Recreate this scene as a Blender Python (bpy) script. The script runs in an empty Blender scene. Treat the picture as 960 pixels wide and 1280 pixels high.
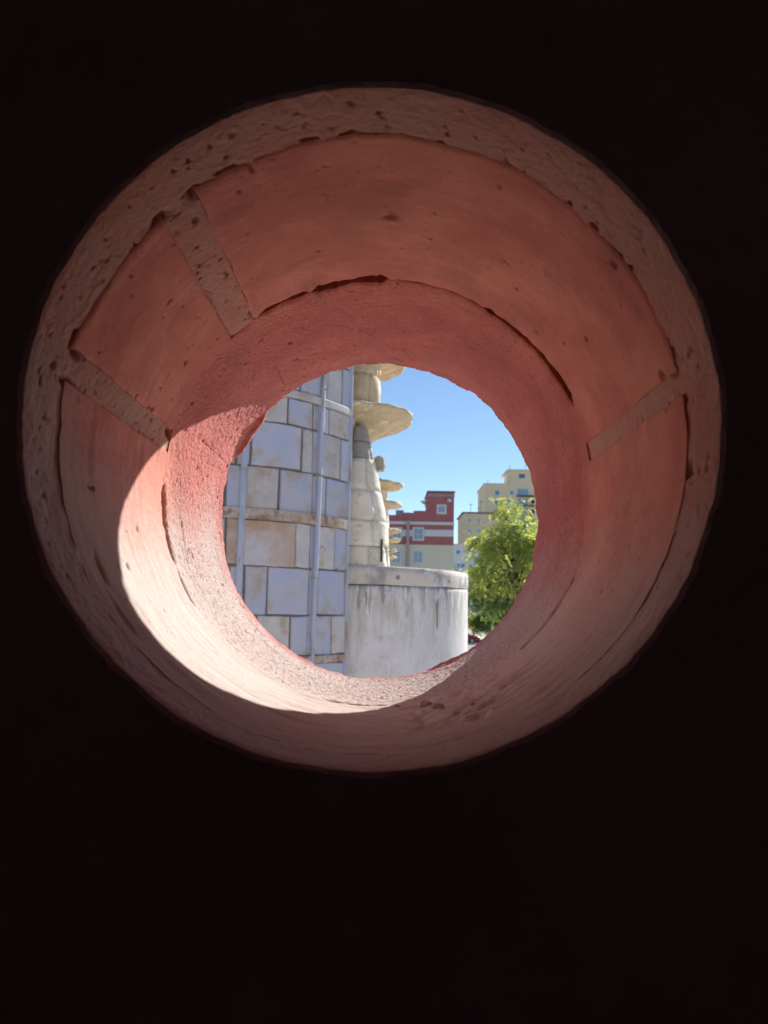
import bpy, math, random
import numpy as np
from mathutils import Matrix, Vector

rnd = random.Random(7)
scene = bpy.context.scene
col = scene.collection
R_ = math.radians

# ------------------------------------------------------------------ camera
H = 3.7                       # eye height above the ground outside
FPX = 961.0                   # focal length in photo pixels (960 x 1280)
def cam_basis(vx, vy, roll):
    Y = np.array([(vx-480)/FPX, -(vy-640)/FPX, -1.0]); Y /= np.linalg.norm(Y)
    u = np.array([math.sin(roll), math.cos(roll), 0]); Z = u-(u@Y)*Y; Z /= np.linalg.norm(Z)
    return np.stack([np.cross(Y, Z), Y, Z], 1)
MC = cam_basis(483.07, 756.83, R_(1.0))
cam = bpy.data.cameras.new('camera'); camo = bpy.data.objects.new('camera', cam); col.objects.link(camo)
cam.sensor_fit = 'VERTICAL'; cam.sensor_height = 36; cam.sensor_width = 27
cam.lens = FPX/1280*36
cam.clip_start = 0.02; cam.clip_end = 5000
rot = Matrix([list(MC.T[i]) for i in range(3)])
camo.matrix_world = Matrix.Translation((0, 0, H)) @ rot.to_4x4()
cam.dof.use_dof = True; cam.dof.focus_distance = 1.2; cam.dof.aperture_fstop = 10.5
scene.camera = camo

# ------------------------------------------------------------------ light
SUN_EL, SUN_AZ = R_(27), R_(34)
w = bpy.data.worlds.new('World'); scene.world = w; w.use_nodes = True
sk = w.node_tree.nodes.new('ShaderNodeTexSky'); sk.sky_type = 'NISHITA'; sk.sun_disc = False
sk.sun_elevation = SUN_EL; sk.sun_rotation = SUN_AZ
sk.air_density = 0.9; sk.dust_density = 0.0; sk.ozone_density = 3.0
bg = w.node_tree.nodes['Background']; bg.inputs[1].default_value = 0.081
w.node_tree.links.new(sk.outputs[0], bg.inputs[0])
sl = bpy.data.lights.new('sun', 'SUN'); sl.energy = 4.9; sl.angle = R_(0.53); sl.color = (1, .95, .87)
so = bpy.data.objects.new('sun', sl); col.objects.link(so)
sd = Vector((math.sin(SUN_AZ)*math.cos(SUN_EL), math.cos(SUN_AZ)*math.cos(SUN_EL), math.sin(SUN_EL)))
so.rotation_euler = sd.to_track_quat('Z', 'Y').to_euler(); so.location = (10, 15, 30)
scene.view_settings.view_transform = 'Standard'; scene.view_settings.look = 'None'
scene.view_settings.exposure = 0.76; scene.view_settings.gamma = 1
scene.render.engine = 'CYCLES'
scene.cycles.max_bounces = 12; scene.cycles.diffuse_bounces = 7
scene.cycles.use_denoising = True

# ------------------------------------------------------------------ helpers
def ray(px, py):
    return MC.T @ np.array([(px-480)/FPX, -(py-640)/FPX, -1.0])
def at(px, py, Y):                       # point of the world at depth Y
    v = ray(px, py); t = Y/v[1]
    return np.array([v[0]*t, Y, v[2]*t+H])
def cyl_hit(px, py, ax, ay, r):  # noqa          # angle round a vertical axis, height
    v = ray(px, py)
    a = v[0]**2+v[1]**2; b = -2*(v[0]*ax+v[1]*ay); c = ax*ax+ay*ay-r*r
    d = max(b*b-4*a*c, 0)
    t = (-b-math.sqrt(d))/(2*a)
    return math.atan2(v[1]*t-ay, v[0]*t-ax), v[2]*t+H

def hash3(ix, iy, iz, seed):
    h = (ix*374761393 + iy*668265263 + iz*2147483647*7 + seed*1442695041).astype(np.int64) & 0xffffffff
    h = ((h ^ (h >> 13)) * 1274126177) & 0xffffffff
    h = ((h ^ (h >> 16)) * 2246822519) & 0xffffffff
    return ((h ^ (h >> 15)) & 0xffff)/65535.0
def vnoise(p, scale, seed=0):            # value noise, -1..1
    q = np.asarray(p, float)*scale; i = np.floor(q).astype(np.int64); f = q-i; f = f*f*(3-2*f)
    r = 0
    for a in (0, 1):
        for b in (0, 1):
            for c in (0, 1):
                wgt = (f[..., 0] if a else 1-f[..., 0])*(f[..., 1] if b else 1-f[..., 1])*(f[..., 2] if c else 1-f[..., 2])
                r = r+wgt*hash3(i[..., 0]+a, i[..., 1]+b, i[..., 2]+c, seed)
    return r*2-1
def fbm(p, scale, octv=3, seed=0):
    r = 0; a = 1; s = 0
    for k in range(octv):
        r = r+a*vnoise(p, scale*2**k, seed+k*17); s += a; a *= .5
    return r/s
def sstep(a, b, x):
    t = np.clip((x-a)/(b-a), 0, 1); return t*t*(3-2*t)

LOC = {}
def link(name, verts, faces, mat, parent=None, smooth=False, attr=None):
    me = bpy.data.meshes.new(name)
    v = np.asarray(verts, float).reshape(-1, 3)
    if parent is not None: v = v-np.array(LOC[parent.name])
    if isinstance(faces, np.ndarray):
        me.vertices.add(len(v)); me.vertices.foreach_set('co', v.ravel())
        n, k = faces.shape
        me.loops.add(n*k); me.loops.foreach_set('vertex_index', faces.ravel().astype(np.int32))
        me.polygons.add(n); me.polygons.foreach_set('loop_start', np.arange(0, n*k, k, dtype=np.int32))
        me.polygons.foreach_set('loop_total', np.full(n, k, np.int32))
        me.update(calc_edges=True); me.validate()
    else:
        me.from_pydata([tuple(x) for x in v], [], faces)
    if smooth: me.polygons.foreach_set('use_smooth', [True]*len(me.polygons))
    if attr is not None:
        for an, av in attr.items():
            a = me.attributes.new(an, 'FLOAT', 'POINT'); a.data.foreach_set('value', np.asarray(av, np.float32).ravel())
    me.update()
    o = bpy.data.objects.new(name, me); col.objects.link(o)
    if mat: me.materials.append(mat)
    if parent is not None: o.parent = parent; LOC[o.name] = LOC[parent.name]
    else: LOC[o.name] = (0, 0, 0)
    return o
def thing(name, label, cat, loc, group=None):
    o = bpy.data.objects.new(name, None); col.objects.link(o); o.location = loc; o.empty_display_size = .2
    o['label'] = label; o['category'] = cat
    if group: o['group'] = group
    LOC[o.name] = tuple(loc)
    return o
def structure(o): o['kind'] = 'structure'; return o

class MB:
    def __init__(s): s.v = []; s.f = []
    def add(s, vs, fs):
        n = len(s.v); s.v += [tuple(x) for x in vs]; s.f += [tuple(i+n for i in f) for f in fs]; return s
    def box(s, x0, x1, y0, y1, z0, z1):
        return s.add([(x0,y0,z0),(x1,y0,z0),(x1,y1,z0),(x0,y1,z0),(x0,y0,z1),(x1,y0,z1),(x1,y1,z1),(x0,y1,z1)],
                     [(0,3,2,1),(4,5,6,7),(0,1,5,4),(1,2,6,5),(2,3,7,6),(3,0,4,7)])
    def tube(s, pts, rad, n=8, cap=True):
        pts = [Vector(p) for p in pts]; rad = rad if isinstance(rad, (list, tuple)) else [rad]*len(pts)
        rings = []
        for i, p in enumerate(pts):
            d = (pts[min(i+1, len(pts)-1)]-pts[max(i-1, 0)]).normalized()
            a = d.orthogonal().normalized() if i == 0 else (rings_a - d*rings_a.dot(d)).normalized()
            rings_a = a; b = d.cross(a)
            rings.append([p+rad[i]*(math.cos(2*math.pi*k/n)*a+math.sin(2*math.pi*k/n)*b) for k in range(n)])
        vs = [v for r in rings for v in r]; fs = []
        for i in range(len(pts)-1):
            for k in range(n):
                fs.append((i*n+k, i*n+(k+1)%n, (i+1)*n+(k+1)%n, (i+1)*n+k))
        if cap: fs += [tuple(reversed(range(n))), tuple(range((len(pts)-1)*n, len(pts)*n))]
        return s.add(vs, fs)
    def lathe(s, prof, cx, cy, n=48, jit=0.0, sx=1, sy=1):   # prof: list of (r,z), closed top/bottom
        vs = []; fs = []
        for (r, z) in prof:
            for k in range(n):
                a = 2*math.pi*k/n; j = 1+jit*rnd.uniform(-1, 1)
                vs.append((cx+r*j*math.cos(a)*sx, cy+r*j*math.sin(a)*sy, z))
        m = len(prof)
        for i in range(m-1):
            for k in range(n): fs.append((i*n+k, i*n+(k+1)%n, (i+1)*n+(k+1)%n, (i+1)*n+k))
        fs += [tuple(reversed(range(n))), tuple(range((m-1)*n, m*n))]
        return s.add(vs, fs)
    def build(s, name, mat, parent=None, smooth=False): return link(name, s.v, s.f, mat, parent, smooth)

def grid_faces(nu, nv):                   # verts index iu*nv+iv
    i = np.arange(nu-1)[:, None]*nv+np.arange(nv-1)[None]
    return np.stack([i, i+nv, i+nv+1, i+1], -1).reshape(-1, 4)

# materials -----------------------------------------------------------
def mat(name, c1, c2=None, scale=8, rough=.85, bump=0, bscale=60, c3=None, scale3=30, mid=.5, width=.25,
        stretch=(1, 1, 1), vary=0, spec=.3, mid3=.6, width3=.12, detail=4, bdist=.01):
    m = bpy.data.materials.new(name); m.use_nodes = True
    nt = m.node_tree; N = nt.nodes; L = nt.links; b = N['Principled BSDF']
    b.inputs['Roughness'].default_value = rough; b.inputs['Specular IOR Level'].default_value = spec
    tc = N.new('ShaderNodeTexCoord'); mp = N.new('ShaderNodeMapping'); mp.inputs['Scale'].default_value = stretch
    L.new(tc.outputs['Object'], mp.inputs['Vector']); vec = mp.outputs['Vector']
    if vary:
        oi = N.new('ShaderNodeObjectInfo'); ad = N.new('ShaderNodeVectorMath'); ad.operation = 'ADD'
        sc = N.new('ShaderNodeMath'); sc.operation = 'MULTIPLY'; sc.inputs[1].default_value = 37
        L.new(oi.outputs['Random'], sc.inputs[0]); L.new(vec, ad.inputs[0]); L.new(sc.outputs[0], ad.inputs[1]); vec = ad.outputs[0]
    cur = None
    def rgb(c):
        n = N.new('ShaderNodeRGB'); n.outputs[0].default_value = (*c, 1); return n.outputs[0]
    cur = rgb(c1)
    def layer(cur, c, s, md, wd, det=detail):
        no = N.new('ShaderNodeTexNoise'); no.inputs['Scale'].default_value = s; no.inputs['Detail'].default_value = det
        no.inputs['Roughness'].default_value = .62
        L.new(vec, no.inputs['Vector'])
        mr = N.new('ShaderNodeMapRange'); mr.interpolation_type = 'SMOOTHSTEP'
        mr.inputs['From Min'].default_value = md-wd; mr.inputs['From Max'].default_value = md+wd
        L.new(no.outputs['Fac'], mr.inputs['Value'])
        mx = N.new('ShaderNodeMix'); mx.data_type = 'RGBA'
        L.new(mr.outputs[0], mx.inputs['Factor']); L.new(cur, mx.inputs[6]); L.new(rgb(c), mx.inputs[7])
        return mx.outputs[2]
    if c2: cur = layer(cur, c2, scale, mid, width)
    if c3: cur = layer(cur, c3, scale3, mid3, width3)
    if vary:
        hs = N.new('ShaderNodeHueSaturation'); mr = N.new('ShaderNodeMapRange')
        mr.inputs['To Min'].default_value = 1-vary; mr.inputs['To Max'].default_value = 1+vary
        L.new(oi.outputs['Random'], mr.inputs['Value']); L.new(mr.outputs[0], hs.inputs['Value']); L.new(cur, hs.inputs['Color']); cur = hs.outputs[0]
    L.new(cur, b.inputs['Base Color'])
    if bump:
        no = N.new('ShaderNodeTexNoise'); no.inputs['Scale'].default_value = bscale; no.inputs['Detail'].default_value = 5
        no.inputs['Roughness'].default_value = .65
        L.new(vec, no.inputs['Vector']); bp = N.new('ShaderNodeBump'); bp.inputs['Strength'].default_value = bump
        bp.inputs['Distance'].default_value = bdist
        L.new(no.outputs['Fac'], bp.inputs['Height']); L.new(bp.outputs[0], b.inputs['Normal'])
    m['_'] = 0
    return m, nt, cur, b
def M(*a, **k): return mat(*a, **k)[0]

def dusty(name, base, base2, deep, deep2, dust_light, bump, bscale, stain, top, grain_pit_shade):
    """clay or mortar: two body colours by place in the hole (mesh attribute 'deep'), old stains,
    pale dust where the attribute 'dust' says, and small dark specks of grain and painted pit shade"""
    m = bpy.data.materials.new(name); m.use_nodes = True; nt = m.node_tree; N = nt.nodes; L = nt.links; b = N['Principled BSDF']
    b.inputs['Roughness'].default_value = .92; b.inputs['Specular IOR Level'].default_value = .12
    tc = N.new('ShaderNodeTexCoord')
    def rgb(c): n = N.new('ShaderNodeRGB'); n.outputs[0].default_value = (*c, 1); return n.outputs[0]
    def noise(sc, det=5, stretch=None):
        n = N.new('ShaderNodeTexNoise'); n.inputs['Scale'].default_value = sc; n.inputs['Detail'].default_value = det; n.inputs['Roughness'].default_value = .62
        if stretch:
            mp = N.new('ShaderNodeMapping'); mp.inputs['Scale'].default_value = stretch; L.new(tc.outputs['Object'], mp.inputs[0]); L.new(mp.outputs[0], n.inputs['Vector'])
        else: L.new(tc.outputs['Object'], n.inputs['Vector'])
        return n.outputs['Fac']
    def ramp(v, a, c, mx=1.0):
        n = N.new('ShaderNodeMapRange'); n.interpolation_type = 'SMOOTHSTEP'; n.inputs['From Min'].default_value = a; n.inputs['From Max'].default_value = c; n.inputs['To Max'].default_value = mx
        L.new(v, n.inputs['Value']); return n.outputs[0]
    def mix(f, a, c):
        n = N.new('ShaderNodeMix'); n.data_type = 'RGBA'; L.new(f, n.inputs['Factor']); L.new(a, n.inputs[6]); L.new(c, n.inputs[7]); return n.outputs[2]
    def math_(op, a, c, clamp=False):
        n = N.new('ShaderNodeMath'); n.operation = op; n.use_clamp = clamp
        for k, v in enumerate((a, c)):
            if isinstance(v, (int, float)): n.inputs[k].default_value = v
            else: L.new(v, n.inputs[k])
        return n.outputs[0]
    def attr(a): n = N.new('ShaderNodeAttribute'); n.attribute_name = a; return n.outputs['Fac']
    f1 = ramp(noise(13), .32, .68)
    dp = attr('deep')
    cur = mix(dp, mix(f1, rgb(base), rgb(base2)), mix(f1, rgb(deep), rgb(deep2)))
    cur = mix(ramp(noise(6, 6), .50, .72, .55), cur, rgb(stain))
    cur = mix(ramp(noise(24, 6, (1, .35, 1)), .58, .74, .45), cur, rgb(stain))
    du = attr('dust_light')
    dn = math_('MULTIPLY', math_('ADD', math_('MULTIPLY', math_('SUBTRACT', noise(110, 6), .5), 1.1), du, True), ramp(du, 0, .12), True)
    cur = mix(dn, cur, rgb(dust_light))
    cur = mix(ramp(noise(10, 5, (1, 2.4, 1)), .56, .74, .5), cur, rgb(stain))
    cur = mix(ramp(noise(150, 3), .665, .75, .8), cur, rgb(top))  # dark dots that paint the shade of fine pits
    cur = mix(math_('MULTIPLY', ramp(noise(290, 3), .56, .68, .75), dp), cur, rgb(grain_pit_shade))
    L.new(cur, b.inputs['Base Color'])
    bp = N.new('ShaderNodeBump'); bp.inputs['Distance'].default_value = .005
    L.new(math_('ADD', math_('MULTIPLY', dp, .55), bump), bp.inputs['Strength']); L.new(noise(bscale, 5), bp.inputs['Height']); L.new(bp.outputs[0], b.inputs['Normal'])
    return m

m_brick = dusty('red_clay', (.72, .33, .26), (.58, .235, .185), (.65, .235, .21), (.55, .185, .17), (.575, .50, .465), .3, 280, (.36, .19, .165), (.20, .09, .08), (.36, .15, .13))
m_lining = m_brick
m_mortar = dusty('old_mortar', (.54, .365, .305), (.56, .30, .235), (.5, .3, .25), (.5, .3, .25), (.575, .50, .49), .6, 160, (.40, .265, .23), (.18, .10, .09), (.36, .15, .13))
m_mauve = M('mauve_plaster', (.62, .48, .55), (.45, .34, .40), scale=5, bump=.8, bscale=18, rough=.95, spec=.1)  # mottled mauve plaster on the room side
m_room = M('room_plaster', (.80, .74, .72), (.76, .70, .69), scale=2, bump=.2, bscale=30)
m_out = M('outer_render', (.62, .53, .48), (.55, .46, .41), scale=3, bump=.4, bscale=50)

# ------------------------------------------------------------------ the wall with its round hole
RT = .22; AX, AZ = -.01197, H+.12121
Y0, YJ, Y1 = .470, .7785, 1.0782
wall = thing('masonry_wall', 'thick dark wall pierced by a round brick lined hole with sun on its lower left', 'wall', (AX, (Y0+Y1)/2, 0))
# body: front plaster, outer render
def rect_edge(th, x0, x1, z0, z1):
    c, s = math.cos(th), math.sin(th); k = 1e9
    if c > 1e-9: k = min(k, (x1-AX)/c)
    if c < -1e-9: k = min(k, (x0-AX)/c)
    if s > 1e-9: k = min(k, (z1-AZ)/s)
    if s < -1e-9: k = min(k, (z0-AZ)/s)
    return k
NT = 360
bx0, bx1, bz0, bz1 = -3.2, 3.2, 0.0, H+2.6
corn = [math.atan2(z-AZ, x-AX) % (2*math.pi) for x in (bx0, bx1) for z in (bz0, bz1)]
ths = sorted([2*math.pi*k/NT for k in range(NT)]+corn)
rings = []
def ring(fr, y): return [(AX+fr(t)*math.cos(t), y, AZ+fr(t)*math.sin(t)) for t in ths]
edge = lambda t: rect_edge(t, bx0, bx1, bz0, bz1)
jag = {t: .0012*math.sin(9*t+1)+.0012*math.sin(23*t)+.0008*math.sin(57*t+2)+rnd.uniform(-.0006, .0006) for t in ths}
rg = [ring(lambda t: RT+.035, Y0+.03), ring(lambda t: RT-.0005+jag[t]*.3, Y0+.0022), ring(lambda t: RT+.0025+jag[t]*.5, Y0),
      ring(lambda t: RT+.25, Y0), ring(lambda t: RT+.6, Y0), ring(edge, Y0), ring(edge, Y1), ring(lambda t: RT+.6, Y1), ring(lambda t: RT+.022, Y1), ring(lambda t: RT+.035, Y1-.02)]
n = len(ths); vs = [v for r in rg for v in r]; fs = []
for i in range(len(rg)):
    i2 = (i+1) % len(rg)
    for k in range(n): fs.append((i*n+k, i2*n+k, i2*n+(k+1) % n, i*n+(k+1) % n))
body = link('wall_body', vs, fs, m_mauve, wall)
body.data.materials.append(m_out)
for p in body.data.polygons:
    if p.index//n >= 5: p.material_index = 1

STEP = .0017
def dust_light_map(P, th, y):
    """pale dust: lies on the floor of the hole, thins out up the sides, thicker on the lower left, and spread up the sides to paint brighter light there"""
    u = -np.sin(th)+.12+.14*np.cos(th-R_(225))+.22*fbm(P, 9, 3, 5)  # highest on the floor; offset carries it up the sides to paint more light
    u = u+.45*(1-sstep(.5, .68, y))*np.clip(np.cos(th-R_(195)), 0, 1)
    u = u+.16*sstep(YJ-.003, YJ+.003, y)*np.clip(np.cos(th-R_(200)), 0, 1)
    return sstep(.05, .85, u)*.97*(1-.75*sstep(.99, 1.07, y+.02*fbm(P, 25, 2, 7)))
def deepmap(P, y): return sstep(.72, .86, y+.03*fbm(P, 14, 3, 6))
def plate(name, ta, tb, ya, yb, m, hfun, edge_round, parent=wall, inv=False, skirt=.030, under=None):
    """curved plate: ta,tb degrees; ya(th), yb(th) arrays; hfun(P, th, y) gives how far it stands in"""
    nt = max(8, int(R_(tb-ta)*RT/STEP)); u = np.linspace(0, 1, nt)
    t0 = R_(ta); t1 = R_(tb)
    thc = t0+(t1-t0)*u
    y_a, y_b = ya(thc), yb(thc)
    ny = max(6, int(np.mean(y_b-y_a)/STEP)); vv = np.linspace(0, 1, ny)
    th = np.repeat(thc[:, None], ny, 1); y = y_a[:, None]+(y_b-y_a)[:, None]*vv[None]
    # wobble of the long edges
    base = np.stack([np.cos(th)*RT, y, np.sin(th)*RT], -1)
    wob = fbm(base, 45, 3, 91)*.0022/RT
    ew = np.exp(-np.minimum(u, 1-u)*abs(t1-t0)*RT/.012)[:, None]
    if tb-ta < 359: th = th+wob*ew
    P = np.stack([np.cos(th)*RT, y, np.sin(th)*RT], -1)
    h = hfun(P, th, y)
    er = edge_round(th, y, np.stack([(th-t0)*RT, (t1-th)*RT, y-y_a[:, None], y_b[:, None]-y], -1))
    r = RT-h+er
    V = np.stack([AX+np.cos(th)*r, y, AZ+np.sin(th)*r], -1)
    # skirts going back into the wall
    nu, nv = V.shape[:2]
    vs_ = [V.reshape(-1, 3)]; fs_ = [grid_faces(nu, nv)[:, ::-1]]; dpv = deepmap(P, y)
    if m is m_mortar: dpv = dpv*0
    du = [dust_light_map(P, th, y).ravel()]; dp = [dpv.ravel()]; base_n = nu*nv
    def strip_(E, t, flip, dy=None):              # an edge row carried back into the wall, with its own vertices
        nonlocal base_n
        W = E.copy(); W[:, 0] = AX+np.cos(t)*(RT+skirt); W[:, 2] = AZ+np.sin(t)*(RT+skirt)
        if dy is not None: W[:, 1] += dy
        n_ = len(E); a = np.arange(n_-1); f = np.stack([a, a+1, a+1+n_, a+n_], -1)+base_n
        fs_.append(f[:, ::-1] if flip else f); vs_.append(np.concatenate([E, W])); du.append(np.zeros(2*n_)); dp.append(np.zeros(2*n_)); base_n += 2*n_
    strip_(V[:, 0], th[:, 0], False, under(th[:, 0]) if under is not None else None); strip_(V[:, -1], th[:, -1], True)
    if tb-ta < 359: strip_(V[0], th[0], True); strip_(V[-1], th[-1], False)
    return link(name, np.concatenate(vs_), np.concatenate(fs_).copy(), m, parent, True, {'dust_light': np.concatenate(du), 'deep': np.concatenate(dp)})

GAPS = [(87, 110, .019), (109, 126, .010), (23, 61, .014), (60, 88, .0045), (180, 203, .010), (203, 216, .003), (312, 338, .009), (126, 135, .003), (256, 275, .003)]
def gap(th):
    d = np.degrees(th) % 360; g = np.zeros_like(d)
    for a, b, wd in GAPS:
        g = np.maximum(g, wd*np.clip(np.minimum(d-a, b-d)/3.0, 0, 1))
    q = np.stack([np.cos(th), np.sin(th), 0*th], -1)
    return g*(1+.45*vnoise(q, 16, 3)+.25*vnoise(q, 50, 4))
def yj(th):
    q = np.stack([np.cos(th), np.sin(th), 0*th], -1)
    return YJ+.004*vnoise(q, 3, 8)+.0012*vnoise(q, 30, 9)
def y_front(th):
    q = np.stack([np.cos(th), np.sin(th), 0*th], -1)
    return .5265+.0045*vnoise(q, 4, 21)+.0012*vnoise(q, 26, 22)
def pits(P, scale, thr, depth, seed):
    return depth*sstep(thr, thr+.18, fbm(P, scale, 2, seed))
def dent(th, y, t0, y0, a, b, d): return d*np.exp(-(((th-R_(t0)+math.pi) % (2*math.pi)-math.pi)*RT/a)**2-((y-y0)/b)**2)
def h_brick(P, th, y):
    h = .0011*fbm(P, 10, 3, 31)+.0004*fbm(P, 60, 2, 33)-(pits(P, 85, .62, .0035, 35)+pits(P, 190, .62, .0018, 36))*(1-.8*sstep(.3, .8, -np.sin(th)))
    # faint drag marks left by forming the clay
    h = h+.00045*fbm(np.stack([P[..., 0]*6, P[..., 1]*110, P[..., 2]*6], -1), 1.0, 2, 39)
    # single larger holes and knocks
    h = h-dent(th, y, 87.3, .643, .006, .0028, .008)-dent(th, y, 206.6, .559, .012, .003, .004)-dent(th, y, 218, .549, .016, .003, .003)
    h = h-dent(th, y, 292.6, .598, .007, .012, .006)-dent(th, y, 296, .63, .012, .008, .004)-dent(th, y, 282, .66, .010, .014, .003)
    crust = sstep(270, 280, np.degrees(th) % 360)*(1-sstep(298, 312, np.degrees(th) % 360))*sstep(.57, .62, y)
    h = h+crust*(.003*np.clip(fbm(P, 55, 3, 140), -.3, 1)+.0015*fbm(P, 130, 2, 141))
    low = sstep(.3, .8, -np.sin(th)); h = h+low*(.0011*fbm(np.stack([P[..., 0]*16, P[..., 1]*70, P[..., 2]*16], -1), 1.0, 3, 142))
    return .0012+h*np.clip((yj(th)-y)/.008, 0, 1)
def er_brick(th, y, d):
    side = np.minimum(d[..., 0], d[..., 1]); up = sstep(.0, .45, np.sin(th))
    e = (.0016*up)*np.exp(-side/.0015)+(.0018*up)*np.exp(-d[..., 2]/.002)
    g = np.clip(gap(th)/.003, 0, 1)
    return e+.003*g*np.exp(-d[..., 3]/.002)
def ye(th): return yj(th)-gap(th)/2
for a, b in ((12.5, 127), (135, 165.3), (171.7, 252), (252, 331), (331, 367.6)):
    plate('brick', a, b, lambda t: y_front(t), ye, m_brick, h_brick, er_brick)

RIM = [(138, 160, .006), (285, 302, -.006), (60, 75, -.004), (20, 40, -.003), (228, 240, -.005)]
def y_end(th):
    q = np.stack([np.cos(th), np.sin(th), 0*th], -1)
    return Y1+.001+.003*vnoise(q, 9, 61)+.0022*vnoise(q, 33, 62)
def h_lin(P, th, y):
    h = .0008*fbm(P, 14, 3, 41)+.0004*fbm(P, 90, 2, 43)+.0008*vnoise(P, 300, 44)+.0004*vnoise(P, 520, 42)-pits(P, 110, .6, .003, 45)-pits(P, 230, .6, .0015, 46)+.0012
    rim = sstep(1.02, 1.07, y)
    h = h+rim*(.0022*fbm(P, 55, 3, 47)-.003*np.clip(fbm(P, 30, 2, 48)-.1, 0, 1)*3)
    d = np.degrees(th) % 360
    lip = sstep(137.5, 142, d)*(1-sstep(155, 160, d))
    h = h+lip*.0062*sstep(1.0555, 1.0595, y+.005*vnoise(P, 60, 49))
    lip2 = sstep(286, 292, d)*(1-sstep(299, 304, d))
    h = h+lip2*.003*sstep(1.054, 1.058, y+.004*vnoise(P, 60, 50))
    # rounded over the outer arris
    h = h-.016*np.clip((y-1.060)/.018, 0, 2)**2.2*(1+.5*fbm(P, 40, 2, 51))
    h = .0012+(h-.0012)*np.clip((y-yj(th)-gap(th)/2)/.006, 0, 1)
    # scar lines on the clay
    h = h-.0022*np.exp(-((y-.83-.02*vnoise(P, 6, 52))/.0012)**2)*sstep(172, 178, d)*(1-sstep(196, 203, d))
    return h
def er_lin(th, y, d):
    side = np.minimum(d[..., 0], d[..., 1])
    dg = np.degrees(th) % 360
    k = sstep(.92, .95, y)*(1-sstep(1.01, 1.03, y))*(np.abs(dg-127) < 8)*.0016+sstep(.86, .88, y)*(1-sstep(1.0, 1.02, y))*(np.abs(dg-162) < 8)*.0007
    e = k*np.exp(-side/.0012)
    g = np.clip(gap(th)/.003, 0, 1)
    return e+.003*g*np.exp(-d[..., 2]/.002)
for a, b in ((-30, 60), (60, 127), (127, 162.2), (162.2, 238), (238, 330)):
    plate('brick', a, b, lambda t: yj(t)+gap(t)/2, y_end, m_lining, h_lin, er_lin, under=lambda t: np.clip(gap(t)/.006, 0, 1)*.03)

STRIPS = [(131, 4.1, .84), (168.5, 3.3, .79), (10.2, 2.4, .745)]
def h_mort(P, th, y):
    d = np.degrees(th) % 360
    flush = 1-sstep(.5285, .5315, y-(y_front(th)-.5265))
    for c, hw, ye_ in STRIPS:
        dd = np.abs((d-c+180) % 360-180)
        flush = np.maximum(flush, (1-sstep(hw+.2, hw+.8, dd))*(1-sstep(YJ+.002, YJ+.004, y)))
    rough = (.0012*fbm(P, 22, 3, 71)+.0009*fbm(P, 90, 3, 73)-(pits(P, 140, .56, .003, 75)+pits(P, 230, .52, .002, 76)+pits(P, 50, .60, .004, 77))*(1-.85*sstep(.2, .7, -np.sin(th))))*sstep(Y0+.004, Y0+.02, y)
    # gaping cavities where the mortar has shrunk from the bricks
    near = np.exp(-((y-y_front(th)+.0008)/.0022)**2)
    zone = np.clip(sstep(92, 97, d)*(1-sstep(120, 126, d))+sstep(160, 163, d)*(1-sstep(167, 170, d))+sstep(20, 26, d)*(1-sstep(60, 64, d))*.6, 0, 1)
    rough = rough-near*(.003+.005*zone)*sstep(.42-.40*zone, .55-.36*zone, fbm(P, 80, 2, 78))*sstep(0, .5, np.sin(th)+.2)
    rough = rough+.0016*sstep(.2, .8, -np.sin(th))+.0009*np.exp(-((y-y_front(th)-.001)/.003)**2)*(1-sstep(-.05, .25, np.sin(th)))*sstep(-.5, -.1, np.sin(th))
    for t_, y_, a_, b_, e_ in ((135.4, .528, .006, .004, .008), (127.2, .531, .005, .006, .008), (126.5, .766, .005, .008, .009), (165.6, .533, .004, .006, .008), (171.5, .535, .003, .012, .009), (166.3, .775, .005, .010, .008), (12.5, .535, .003, .004, .006)):
        rough = rough-dent(th, y, t_, y_, a_, b_, e_)
    front = .0035*np.exp(-(y-Y0)/.004)
    return flush*(rough-.0004-front)-(1-flush)*.029
plate('mortar_bed', 0, 360, lambda t: 0*t+Y0+.0025, lambda t: 0*t+Y1-.03, m_mortar, h_mort, lambda th, y, d: 0*th, skirt=.034)
# mortar lumps left lying on the sill of the hole
def lump(th, y, s, seed):
    u = np.linspace(0, math.pi, 9); v = np.linspace(0, 2*math.pi, 14)[:-1]
    U, V = np.meshgrid(u, v, indexing='ij')
    P = np.stack([np.sin(U)*np.cos(V)*1.2, np.sin(U)*np.sin(V)*.9, np.cos(U)*.5], -1)
    P = P*(1+.35*vnoise(P+seed*7, 1.6, seed)+.12*vnoise(P+seed, 5, seed))[..., None]*s
    c = np.array([AX+(RT-s*.35)*math.cos(R_(th)), y, AZ+(RT-s*.35)*math.sin(R_(th))])
    n_, m_ = U.shape; i = np.arange(n_-1)[:, None]*m_+np.arange(m_)[None]; j = np.arange(n_-1)[:, None]*m_+(np.arange(m_)[None]+1) % m_
    F = np.stack([i, j, j+m_, i+m_], -1).reshape(-1, 4)
    return link('mortar_lump', (P+c).reshape(-1, 3), F, m_mortar, wall, True, {'dust_light': np.full(P.size//3, .8)})
for k, (th, y, s) in enumerate([(283.2, .735, .006), (285.5, .702, .0055), (286.4, .680, .0045), (276, .752, .004), (280, .756, .003), (289, .640, .003), (293, .66, .0025)]):
    lump(th, y, s, k+1)

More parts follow.
